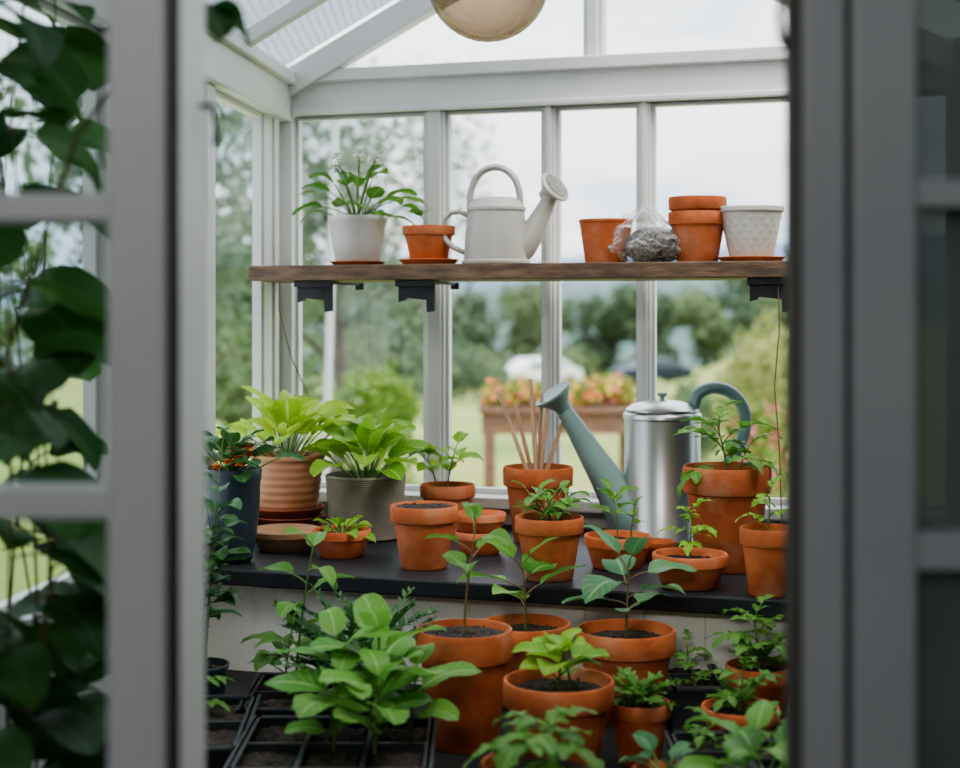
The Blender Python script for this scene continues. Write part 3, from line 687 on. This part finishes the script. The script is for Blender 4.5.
# --- lower table things
def lt(x,y,z=0): return (x,y,ZL+z+eps)
LG_='terracotta pots on the low table'
def f(st,fo,b): seedling(st,fo,b,.145,7,.052,.032,'ov',.6,.12,.50,.5,1.0,r=.0022)
potted('potted_plant',lt(-.021,2.0),.0645,.155,'tall terracotta pot with one slender stemmed seedling',f,lm=LMID,sm=STEMR,group=LG_,seed=15,level=.95)
def f(st,fo,b): seedling(st,fo,b,.095,8,.078,.048,'ov',2,.1,.35,.3,.8,r=.0024,fold=.2)
potted('potted_plant',lt(.067,2.205),.0665,.120,'terracotta pot with broad-leaved pepper seedling near the panel',f,lm=LPEP,sm=STEMR,group=LG_,seed=16)
def f(st,fo,b): seedling(st,fo,b,.100,9,.080,.050,'ov',1,.1,.3,.3,.8,r=.0024,fold=.2)
potted('potted_plant',lt(.207,2.13),.0705,.127,'wide terracotta pot with blue-green pepper plant',f,lm=LBLUE,sm=STEMR,group=LG_,seed=17)
def f(st,fo,b):
    seedling(st,fo,b,.036,8,.055,.042,'heart',1,.2,.2,.5,.9,r=.0022)
    seedling(st,fo,(.015,.01,b[2]),.046,5,.045,.036,'heart',4,.3,.5,.5,.9)
potted('potted_plant',lt(.098,1.87),.0695,.119,'terracotta pot with low bright seedling in dark soil',f,lm=LBRIGHT,group=LG_,seed=18)
def f(st,fo,b): tomato(st,fo,b,.045,8,.050,.042,1,.2,.2,.6)
potted('potted_plant',lt(.066,1.62),.0655,.090,'terracotta pot with spreading tomato seedling',f,lm=LMID,group=LG_,seed=19)
def f(st,fo,b): fernlet(st,fo,b,14,.060,.014)
potted('potted_plant',lt(.205,1.925),.039,.078,'small terracotta pot with feathery herb seedling',f,lm=LMID,group=LG_,seed=20)
def f(st,fo,b):
    tomato(st,fo,b,.05,5,.040,.028,1,.2,.2,.7); fernlet(st,fo,b,7,.06,.012)
potted('potted_plant',lt(.335,1.93),.050,.070,'short terracotta pot with bushy herb seedling',f,lm=LMID,group=LG_,seed=21)
def f(st,fo,b):
    tomato(st,fo,b,.065,10,.05,.032,2,.2,.2,.8); fernlet(st,fo,b,9,.07,.012)
potted('potted_plant',lt(.388,2.08),.047,.088,'terracotta pot with leafy green herb plant by the panel',f,lm=LMID,group=LG_,seed=22)
def f(st,fo,b): rosette(st,fo,b,9,.04,.026,.025,'ov',1.0,.3,1.2,.01)
potted('potted_plant',lt(.205,1.68),.036,.064,'small terracotta pot with young broad-leaved seedling',f,lm=LBLUE,group=LG_,seed=23)
def f(st,fo,b):
    seedling(st,fo,b,.045,8,.066,.046,'ov',2,.2,.2,.4,.8,fold=.2); rosette(st,fo,b,7,.06,.042,.035,'ov',1.0,.3,1.3,.02,.2)
potted('potted_plant',lt(.305,1.63),.050,.066,'terracotta pot with broad blue-green pepper leaves',f,lm=LPEP,group=LG_,seed=24)

def tray(x,y,w,d,h,label,rz=0,cells=(3,2)):
    e=thing('seed_tray',lt(x,y),label,'seed tray',rz=rz)
    mb=MB(); t=.003
    mb.box(-w/2,w/2,-d/2,d/2,0,t)
    for a in (-1,1):
        mb.hexa([V((a*w*.47-t/2,-d*.47,0)),V((a*w*.47+t/2,-d*.47,0)),V((a*w*.47+t/2,d*.47,0)),V((a*w*.47-t/2,d*.47,0)),V((a*w/2-t/2,-d/2,h)),V((a*w/2+t/2,-d/2,h)),V((a*w/2+t/2,d/2,h)),V((a*w/2-t/2,d/2,h))])
        mb.hexa([V((-w*.47,a*d*.47-t/2,0)),V((w*.47,a*d*.47-t/2,0)),V((w*.47,a*d*.47+t/2,0)),V((-w*.47,a*d*.47+t/2,0)),V((-w/2,a*d/2-t/2,h)),V((w/2,a*d/2-t/2,h)),V((w/2,a*d/2+t/2,h)),V((-w/2,a*d/2+t/2,h))])
        mb.box(a*w/2-.006,a*w/2+.006,-d/2-.006,d/2+.006,h-.004,h); mb.box(-w/2,w/2,a*d/2-.006,a*d/2+.006,h-.004,h)
    for i in range(1,cells[0]): x_=-w/2+w*i/cells[0]; mb.box(x_-.003,x_+.003,-d/2+.004,d/2-.004,t,h-.002)
    for i in range(1,cells[1]): y_=-d/2+d*i/cells[1]; mb.box(-w/2+.004,w/2-.004,y_-.003,y_+.003,t,h-.002)
    mb.obj('tray_shell',TRAYM,e,smooth=False)
    mb=MB(); nx,ny=cells
    for i in range(nx):
        for j in range(ny):
            x0=-w/2+w*i/nx+.003; x1=-w/2+w*(i+1)/nx-.003; y0=-d/2+d*j/ny+.003; y1=-d/2+d*(j+1)/ny-.003
            k=10; b=len(mb.v)
            for p in range(k+1):
                for q in range(k+1): mb.v.append((x0+(x1-x0)*p/k,y0+(y1-y0)*q/k,h*.82+R_(-.003,.003)-(.004 if p in(0,k) or q in (0,k) else 0)))
            for p in range(k):
                for q in range(k): a=b+p*(k+1)+q; mb.face([a,a+k+1,a+k+2,a+1])
    mb.obj('soil',SOIL,e,smooth=False)
    return e
tray(-.172,1.80,.225,.22,.062,'black plastic seed tray of dark soil with pepper plants',0,(3,2))
tray(-.355,1.90,.12,.24,.06,'black plastic seed tray with dark moist soil',.05,(1,2))
tray(-.220,2.07,.19,.19,.055,'black plastic seed tray holding feathery herbs',0,(2,2))
tray(.302,2.15,.075,.17,.060,'small black plastic seed tray by the panel',0,(1,2))
tray(.272,1.79,.075,.15,.055,'small black plastic tray between pots',0,(1,2))
tray(.365,1.76,.09,.14,.055,'small black plastic tray with tiny seedlings',0,(1,2))

def plant(name,loc,fn,lm,label,cat='plant',sm=STEMG,group=None,extra=None,seed=None):
    if seed is not None: random.seed(seed)
    e=thing(name,loc,label,cat,group); st=MB(); fo=MB(); fn(st,fo,(0,0,0))
    if st.v: st.obj('stem',sm,e)
    fo.obj('foliage',[lm]+(extra or []),e); return e
TS=ZL+.050
for i,(x,y,h,n,L_) in enumerate(((-.185,1.865,.115,8,.078),(-.130,1.865,.125,9,.082),(-.085,1.835,.085,8,.076),(-.175,1.795,.085,8,.078),(-.125,1.78,.085,9,.080))):
    def f(st,fo,b): seedling(st,fo,b,h,n,L_,L_*.64,'broad',R_(-1,1),.08,.25,.45,.85,r=.0028,pet=.2,fold=.15)
    plant('pepper_seedling',(x,y,TS),f,LPEP,'young pepper plant with broad veined green leaves in the tray',group='pepper seedlings in the tray',seed=90+i)
for i,(x,y) in enumerate(((-.19,2.12),(-.155,2.09),(-.16,2.03))):
    def f(st,fo,b): fernlet(st,fo,b,13,.165,.017,.8,1.5,pairs=11)
    plant('herb_seedling',(x,y,ZL+.045),f,LDEEP,'feathery dark green herb growing in the seed tray',group='feathery herbs in the tray',seed=50+i)
def f(st,fo,b): seedling(st,fo,b,.21,9,.055,.034,'ov',0,.12,.35,.4,1.0,r=.0022)
plant('tall_seedling',(-.255,2.065,ZL+.045),f,LMID,'tall slender seedling rising above the herb tray',seed=60)
def f(st,fo,b): seedling(st,fo,b,.075,8,.058,.038,'ov',0,.12,.3,.4,1.0,r=.0022)
plant('leafy_seedling',(-.275,2.11,ZL+.045),f,LMID,'leafy green seedling at the back of the tray',seed=61)
for i,(x,y,h) in enumerate(((-.37,1.97,.05),)):
    def f(st,fo,b): tomato(st,fo,b,h,5,.03,.02,R_(0,6),.2,.2,.8)
    plant('herb_seedling',(x,y,ZL+.049),f,LMID,'small leafy seedling in the narrow black tray',group='seedlings in the narrow tray',seed=62+i)
for i,(x,y,h) in enumerate(((.365,1.79,.04),(.37,1.73,.03),(.272,1.82,.03),(.302,2.18,.045),(.30,2.10,.03))):
    def f(st,fo,b): tomato(st,fo,b,h,5,.032,.020,R_(0,6),.2,.2,.8)
    plant('herb_seedling',(x,y,ZL+.045),f,LMID,'small leafy seedling in a small black tray',group='seedlings in small trays',seed=65+i)
def f(st,fo,b):
    for k in range(5):
        seedling(st,fo,(R_(-.02,.02),R_(-.02,.02),b[2]),R_(.10,.33),12,.046,.032,'ov',R_(-1,1),.10,.25,.4,1.0)
potted('potted_plant',lt(-.400,2.14),.042,.075,'black pot with tall dark leafy climbing plant',f,DARKPOT,'plain',LDEEP,seed=70)

# climbing vine behind the left door
e=thing('climbing_vine',(-.45,1.50,0),'dark green climbing vine rising from a floor planter','climbing plant')
st=MB(); fo=MB()
random.seed(5)
def vleaf(p,a,big,el=None,dr=None):
    q,ee=petiole(st,p,a,R_(.2,.9) if el is None else el,R_(.02,.035),.5,.001)
    fo.leaf(q,a,ee,big,big*.88,'heart' if R_(0,1)<.6 else 'round',R_(.8,1.6) if dr is None else dr,.12,R_(-.6,.6),wave=.03)
for k in range(7):
    x0=R_(-.03,.02); y0=R_(-.05,.05)
    x1=(-.07,-.03,.0,.03,-.05,.015,.045)[k]; y1=R_(-.18,.15)
    z1=(1.9,1.85,1.7,1.5,1.6,1.3,1.2)[k]; pts=[]; n=24; ph=R_(0,6); ph2=R_(0,6); z0=.40
    for i in range(n+1):
        t=i/n; pts.append(V((x0+(x1-x0)*t+.02*math.sin(7*t+ph),y0+(y1-y0)*t+.04*math.sin(5*t+ph2),z0+(z1-z0)*t)))
    st.tube(pts,[.0020-.0012*i/n for i in range(n+1)],5)
    m=int(15*(z1-z0)/1.3)
    for i in range(m):
        t=.08+.92*i/m; vleaf(at(pts,t),R_(-2.6,1.2),R_(.07,.11) if at(pts,t).z>1.25 else R_(.065,.095))
for k in range(40):
    z=R_(1.40,1.72) if k<30 else R_(1.12,1.32)
    vleaf(V((R_(-.08,-.0),R_(-.22,.12),z)),R_(-2.8,1.0),R_(.07,.11))
for k in range(46):
    z=R_(.62,1.12); vleaf(V((R_(-.06,.05),R_(-.16,.20),z)),R_(-2.8,1.2),R_(.06,.095))
for (x,y,z,a,el,b_) in ((.045,-.05,1.225,.3,.2,.085),(.00,-.10,1.190,-.4,-.1,.10),(.03,-.02,1.155,.2,-.3,.075)):
    vleaf(V((x-.03,y,z)),a,b_,el+.2,.8)
pts=[V((.02,-.15,1.20)),V((.10,-.20,1.40)),V((.19,-.24,1.505)),V((.228,-.25,1.505))]
st.tube(pts,[.002,.0018,.0015,.001],5)
for t,a in ((.3,.4),(.5,-.5),(.7,1.2),(.85,-.6),(1.0,-1.1),(1.0,.2)):
    fo.leaf(at(pts,t),a,-.5,.045,.036,'heart',.9,.2,R_(-.5,.5))
st.obj('stem',STEMR,e); fo.obj('foliage',LDARK,e)
mb=MB(); mb.lathe(potprof(.085,.42,'plain'),40); o=mb.obj('floor_planter',DARKPOT,loc=(-.45,1.50,0)); info(o,'tall dark floor planter holding the climbing vine','planter')

# ------------------------------------------------------------------ outdoors
def gz(x,y):
    b=-.035*max(0,y-4)
    r=x/max(y,1)
    k=max(0,min(1,(r-.115)/.10)); k=k*k*(3-2*k)
    d=max(0,min(1,(y-22)/45)); d=d*d*(3-2*d)
    return b-.15+k*d*2.9
mb=MB(); ys=[3.4+i*i*.085 for i in range(46)]; xs=[(i/30-1) for i in range(61)]
for y in ys:
    for x in xs:
        X=x*(y*.75+6); mb.v.append((X,y,gz(X,y)+.03*noise.noise(V((X*.5,y*.5,0)))))
nx=len(xs)
for i in range(len(ys)-1):
    for j in range(nx-1): a=i*nx+j; mb.face([a,a+1,a+nx+1,a+nx])
GRASS=mat('lawn_grass',(.16,.235,.05),(.28,.31,.09),rough=.95,nscale=.25,c3=(.48,.38,.17),c3scale=.10,contrast=(.3,.7),c3lo=.48)
info(mb.obj('lawn',GRASS),'sloping green lawn and pale meadow','lawn',kind='stuff')
def hill(y0,base,amp,col,name,seed,x0=-220,x1=260,frq=.012,tilt=0):
    mb=MB(); n=90
    for k in range(4):
        for i in range(n+1):
            x=x0+(x1-x0)*i/n
            h=base+amp*noise.noise(V((x*frq,seed,0)))+amp*.25*noise.noise(V((x*frq*6,seed,1)))+tilt*x
            z=-12+(h+12)*(0,.6,.9,1)[k]; mb.v.append((x,y0+k*y0*.06,z))
    for k in range(3):
        for i in range(n): a=k*(n+1)+i; mb.face([a,a+1,a+n+2,a+n+1])
    info(mb.obj(name,mat(name+'_haze',col,tuple(c*.82 for c in col),rough=1,nscale=.05)),'hazy wooded hills in the distance','hill',kind='stuff')
hill(420,17.5,4,(.17,.235,.33),'distant_hill',3.3,-320,420,.006,.05)
hill(240,5.5,3,(.12,.17,.16),'wooded_hill',7.1,-200,260,.012,.03)

def foliage(mb,c,rad,count,size,seed=0,mis=1):
    for k in range(count):
        d=V((random.gauss(0,1),random.gauss(0,1),random.gauss(0,1))).normalized()
        r=R_(.35,1)**.5*(1+.35*noise.noise(d*2.2+V((seed,0,0))))
        p=V((c[0]+d.x*rad[0]*r,c[1]+d.y*rad[1]*r,c[2]+d.z*rad[2]*r))
        s=size*R_(.6,1.3)
        a=V((random.gauss(0,1),random.gauss(0,1),random.gauss(0,1))).normalized(); b=a.cross(d+V((.01,.02,.03))).normalized()
        i=len(mb.v); mb.v+=[tuple(p-a*s),tuple(p+b*s*.6),tuple(p+a*s),tuple(p-b*s*.6)]
        mb.face([i,i+1,i+2,i+3],mi=random.randrange(mis))
TREEG=leafmat('tree_leaf',(.10,.165,.075),(.18,.255,.125),transl=.35,rough=.7)
TREEH=leafmat('hazy_tree_leaf',(.13,.18,.125),(.205,.26,.18),transl=.35,rough=.9)
TREED=leafmat('treeline_leaf',(.075,.115,.07),(.14,.19,.115),transl=.3,rough=.8)
TREED2=leafmat('treeline_leaf_light',(.13,.18,.09),(.20,.25,.13),transl=.3,rough=.8)
BUSHL=leafmat('bush_leaf',(.12,.21,.03),(.22,.32,.07),transl=.4,rough=.7)
YELB=leafmat('yellow_bush_leaf',(.24,.27,.09),(.35,.35,.14),transl=.4,rough=.7)
def tree(x,y,h,cr,lumps,cnt,size,m,label,trunkh=.5,name='garden_tree',group=None):
    z=gz(x,y); e=thing(name,(x,y,z),label,'tree',group)
    mb=MB(); mb.tube([(0,0,0),(.05*h*.3,0,h*trunkh*.5),(0,0,h*.8)],[h*.022,h*.016,h*.006],8)
    for k in range(6):
        a=R_(0,6.28); zz=h*R_(trunkh*.6,.7); mb.tube([(0,0,zz),(cr*.7*math.cos(a),cr*.7*math.sin(a),zz+h*.18)],[h*.01,h*.003],5)
    mb.obj('trunk',BARK,e)
    fo=MB()
    for k in range(lumps):
        a=R_(0,6.28); rr=cr*R_(.1,.75); zz=h*R_(trunkh*.7+.12,.9); f_=R_(.35,.55)
        foliage(fo,(rr*math.cos(a),rr*math.sin(a),zz),(cr*f_,cr*f_,h*f_*.42),cnt//lumps,size,R_(0,50))
    fo.obj('foliage',m,e)
random.seed(21)
tree(-1.45,15,4.1,1.15,16,5200,.048,TREEH,'airy grey-green tree beyond the windows',.3)
tree(-3.1,13.5,4.4,1.25,14,5000,.07,TREEH,'tall dense green tree beyond the side window',.15)
tree(-4.6,11,4.2,1.5,14,4000,.08,TREEG,'tall leafy green tree outside the side wall',.15)
tree(-.62,20,5.0,1.1,9,1400,.05,TREEH,'slender sparse tree with thin upper branches',.5)
tree(-3.6,24,3.6,1.6,12,3000,.12,TREEG,'broad green tree behind the lawn',.1)
for i,(x,y,h,c) in enumerate(((-9,97,7.5,4.0),(-4.5,99,7.0,3.6),(-.5,102,6.0,3.2),(3.5,104,6.8,3.2),(7.5,106,6.6,3.4),(11.5,104,6.6,3.2),(16.0,108,6.0,3.6),(20.5,110,6.2,3.8),(25.5,108,6.5,4.0),(-14.5,97,7.5,4.2))):
    tree(x,y,h,c*.95,10,1900,.30,TREED if i%3 else TREED2,'dark green tree in the distant treeline',.02,'distant_tree','distant treeline')
for i,(x,y,h,c) in enumerate(((11.0,62,1.9,1.2),(13.8,70,2.4,1.6),(16.6,78,2.6,2.0))):
    tree(x,y,h,c,7,900,.16,(TREED,TREED2,TREED)[i%3],'rounded green tree standing on the meadow slope',.02,'meadow_tree','trees on the meadow slope')
def bush(x,y,h,r,cnt,size,m,label,mis=1,extra=None,name='garden_bush',ball=False):
    z=gz(x,y); fo=MB()
    if ball:
        foliage(fo,(0,0,h-r),(r,r,r),cnt*2//3,size,1); foliage(fo,(0,0,h*.35),(r*.9,r*.9,h*.36),cnt//3,size,2)
    else: foliage(fo,(0,0,h*.5),(r,r,h*.52),cnt,size,R_(0,40))
    if extra:
        for k in range(len(fo.m)):
            if R_(0,1)<.28: fo.m[k]=random.randrange(1,1+len(extra))
    o=fo.obj(name,[m]+(extra or []),loc=(x,y,z)); info(o,label,'bush'); return o
PINK=mat('pink_blossom',(.60,.13,.18),rough=.8); ORNG=mat('orange_blossom',(.75,.25,.10),rough=.8); YLW=mat('yellow_blossom',(.75,.52,.10),rough=.8)
bush(-.76,11,1.24,.32,4200,.028,BUSHL,'rounded light green clipped bush on the lawn',ball=True)
bush(3.30,18,1.55,.50,2000,.05,YELB,'yellow-green shrub on the meadow slope')
bush(2.75,19.5,1.0,.40,1500,.05,TREEG,'low green shrub on the meadow slope')
bush(4.3,22,1.9,.7,2000,.06,YELB,'yellow-green shrub on the meadow slope')
bush(1.78,9.6,1.05,.26,1600,.03,BUSHL,'pink flowering garden bush',extra=[PINK,PINK])
bush(-1.2,48,2.0,1.6,1500,.12,TREED,'dark shrub at the edge of the lawn')
bush(5.3,92,2.2,2.0,1500,.2,TREED2,'green shrub at the edge of the lawn')
bush(-.4,64,1.9,1.8,1500,.15,TREED2,'green shrub at the edge of the lawn')
x,y=.50,9.5; z=gz(x,y)
e=thing('planter_table',(x,y,z),'weathered wooden raised planter table in the garden','planter')
hh=.635-z
mb=MB(); mb.box(-.49,.49,-.25,.25,hh-.15,hh); mb.box(-.51,.51,-.28,.28,hh-.02,hh+.01); mb.obj('planter_box',OUTWOOD,e,smooth=False)
for a in (-.44,.44):
    for b in (-.22,.22): m2=MB(); m2.box(-.035,.035,-.035,.035,0,hh-.15); m2.obj('leg',OUTWOOD,e,loc=(a,b,0),smooth=False)
m2=MB(); m2.box(-.44,.44,-.24,-.21,.25,.31); m2.obj('cross_rail',OUTWOOD,e,smooth=False)
fo=MB()
for k in range(11): foliage(fo,(-.42+.084*k,0,.065+R_(-.04,.035)),(.08,.18,.10),280,.022,k)
for k in range(len(fo.m)):
    if R_(0,1)<.42: fo.m[k]=random.choice((1,2,3,3,2))
o=fo.obj('flowering_plants',[BUSHL,PINK,ORNG,YLW],loc=(x,y,.65)); info(o,'mass of pink, orange and yellow flowers in the planter','flowers',kind='stuff')
def car(x,y,rz,body,label):
    z=gz(x,y); e=thing('parked_car',(x,y,z+.04),label,'car',rz=rz)
    side=[(-2.0,.35),(-2.05,.7),(-1.9,.92),(-1.15,1.0),(-.6,1.42),(.9,1.45),(1.55,1.0),(1.95,.9),(2.02,.6),(2.0,.35)]
    def ex(pts,w,nm,m):
        mb=MB(); n=len(pts)
        for yy in (-w,w):
            for p in pts: mb.v.append((p[0],yy*(.85 if p[1]>1.1 else 1),p[1]))
        mb.face(list(range(n))); mb.face(list(range(2*n-1,n-1,-1)))
        for i in range(n): mb.face([i,(i+1)%n,n+(i+1)%n,n+i][::-1])
        mb.obj(nm,m,e,smooth=False,bevel=.04)
    ex(side,.82,'car_body',body)
    ex([(-.98,1.0),(-.55,1.36),(.82,1.38),(1.3,1.0)],.835,'side_windows',mat('car_glass',(.04,.05,.06),rough=.1))
    for a in (-1.3,1.3):
        for b in (-.8,.8):
            mb=MB(); mb.lathe([(0,-.1),(.3,-.1),(.33,-.06),(.33,.06),(.3,.1),(0,.1)],24); o=mb.obj('wheel',BLACKRUB,e,loc=(a,b,.33)); o.rotation_euler=(math.pi/2,0,0)
car(9.2,80,.3,mat('dark_blue_car_paint',(.02,.03,.055),rough=.3),'dark blue car parked beyond the lawn')
car(2.55,68,.5,mat('pale_car_paint',(.75,.76,.77),rough=.35),'white car parked beyond the lawn')
mb=MB(); mb.tube([(-.56,5.2,gz(-.5,5.2)),(-.50,5.2,1.92)],.015,12); info(mb.obj('garden_post',mat('grey_post',(.40,.42,.41),rough=.6)),'pale slim garden post outside the window','post')

# ------------------------------------------------------------------ world & light
w=bpy.data.worlds.new('overcast_sky'); SC.world=w; w.use_nodes=True; nt=w.node_tree; nt.nodes.clear(); L=nt.links.new
out=N(nt,'ShaderNodeOutputWorld'); bg=N(nt,'ShaderNodeBackground'); L(bg.outputs[0],out.inputs[0])
tc=N(nt,'ShaderNodeTexCoord'); sx=N(nt,'ShaderNodeSeparateXYZ'); L(tc.outputs['Generated'],sx.inputs[0])
mp=N(nt,'ShaderNodeMapping'); mp.inputs['Scale'].default_value=(2.5,2.5,9); L(tc.outputs['Generated'],mp.inputs[0])
nz=N(nt,'ShaderNodeTexNoise'); nz.inputs['Scale'].default_value=1.8; nz.inputs['Detail'].default_value=5; L(mp.outputs[0],nz.inputs[0])
mr=N(nt,'ShaderNodeMapRange'); mr.inputs[1].default_value=.40; mr.inputs[2].default_value=.60; L(nz.outputs[0],mr.inputs[0])
c=mixcol(nt,mr.outputs[0],(.52,.63,.78),(.98,.98,1.0)); L(c,bg.inputs[0])
ms=N(nt,'ShaderNodeMapRange'); ms.inputs[1].default_value=-.05; ms.inputs[2].default_value=1; ms.inputs[3].default_value=2.2; ms.inputs[4].default_value=4.2; L(sx.outputs[2],ms.inputs[0]); L(ms.outputs[0],bg.inputs[1])
sl=bpy.data.lights.new('soft_sun','SUN'); sl.energy=3.0; sl.angle=math.radians(34); sl.color=(1,.93,.84)
so=bpy.data.objects.new('soft_sun',sl); link(so); so.rotation_euler=V((-.35,.42,-.84)).to_track_quat('-Z','Y').to_euler()
e=thing('fill_lamp',(-.5,-.9,2.4),'flat white fill lamp added unseen on the room ceiling','lamp')  # unseen fill light added to brighten the door frames and foreground
mb=MB(); mb.box(-.42,.42,-.27,.27,-.03,0); mb.obj('fill_lamp_housing',WHITE,e,smooth=False,bevel=.005)
al=bpy.data.lights.new('fill_lamp_light','AREA'); al.shape='RECTANGLE'; al.size=.8; al.size_y=.5; al.energy=36; al.color=(1,.97,.92)
ao=bpy.data.objects.new('fill_lamp_light',al); link(ao); ao.location=(-.5,-.9,2.35); ao.rotation_euler=V((.15,.75,-.6)).to_track_quat('-Z','Y').to_euler()

# ------------------------------------------------------------------ camera
cd=bpy.data.cameras.new('camera'); cam=bpy.data.objects.new('camera',cd); link(cam); SC.camera=cam
cam.location=(0,0,1.25); cam.rotation_euler=(math.pi/2,0,0)
cd.sensor_width=36; cd.lens=56.25; cd.shift_y=-74/960
cd.clip_start=.02; cd.clip_end=2000
cd.dof.use_dof=True; cd.dof.focus_distance=2.35; cd.dof.aperture_fstop=3.5
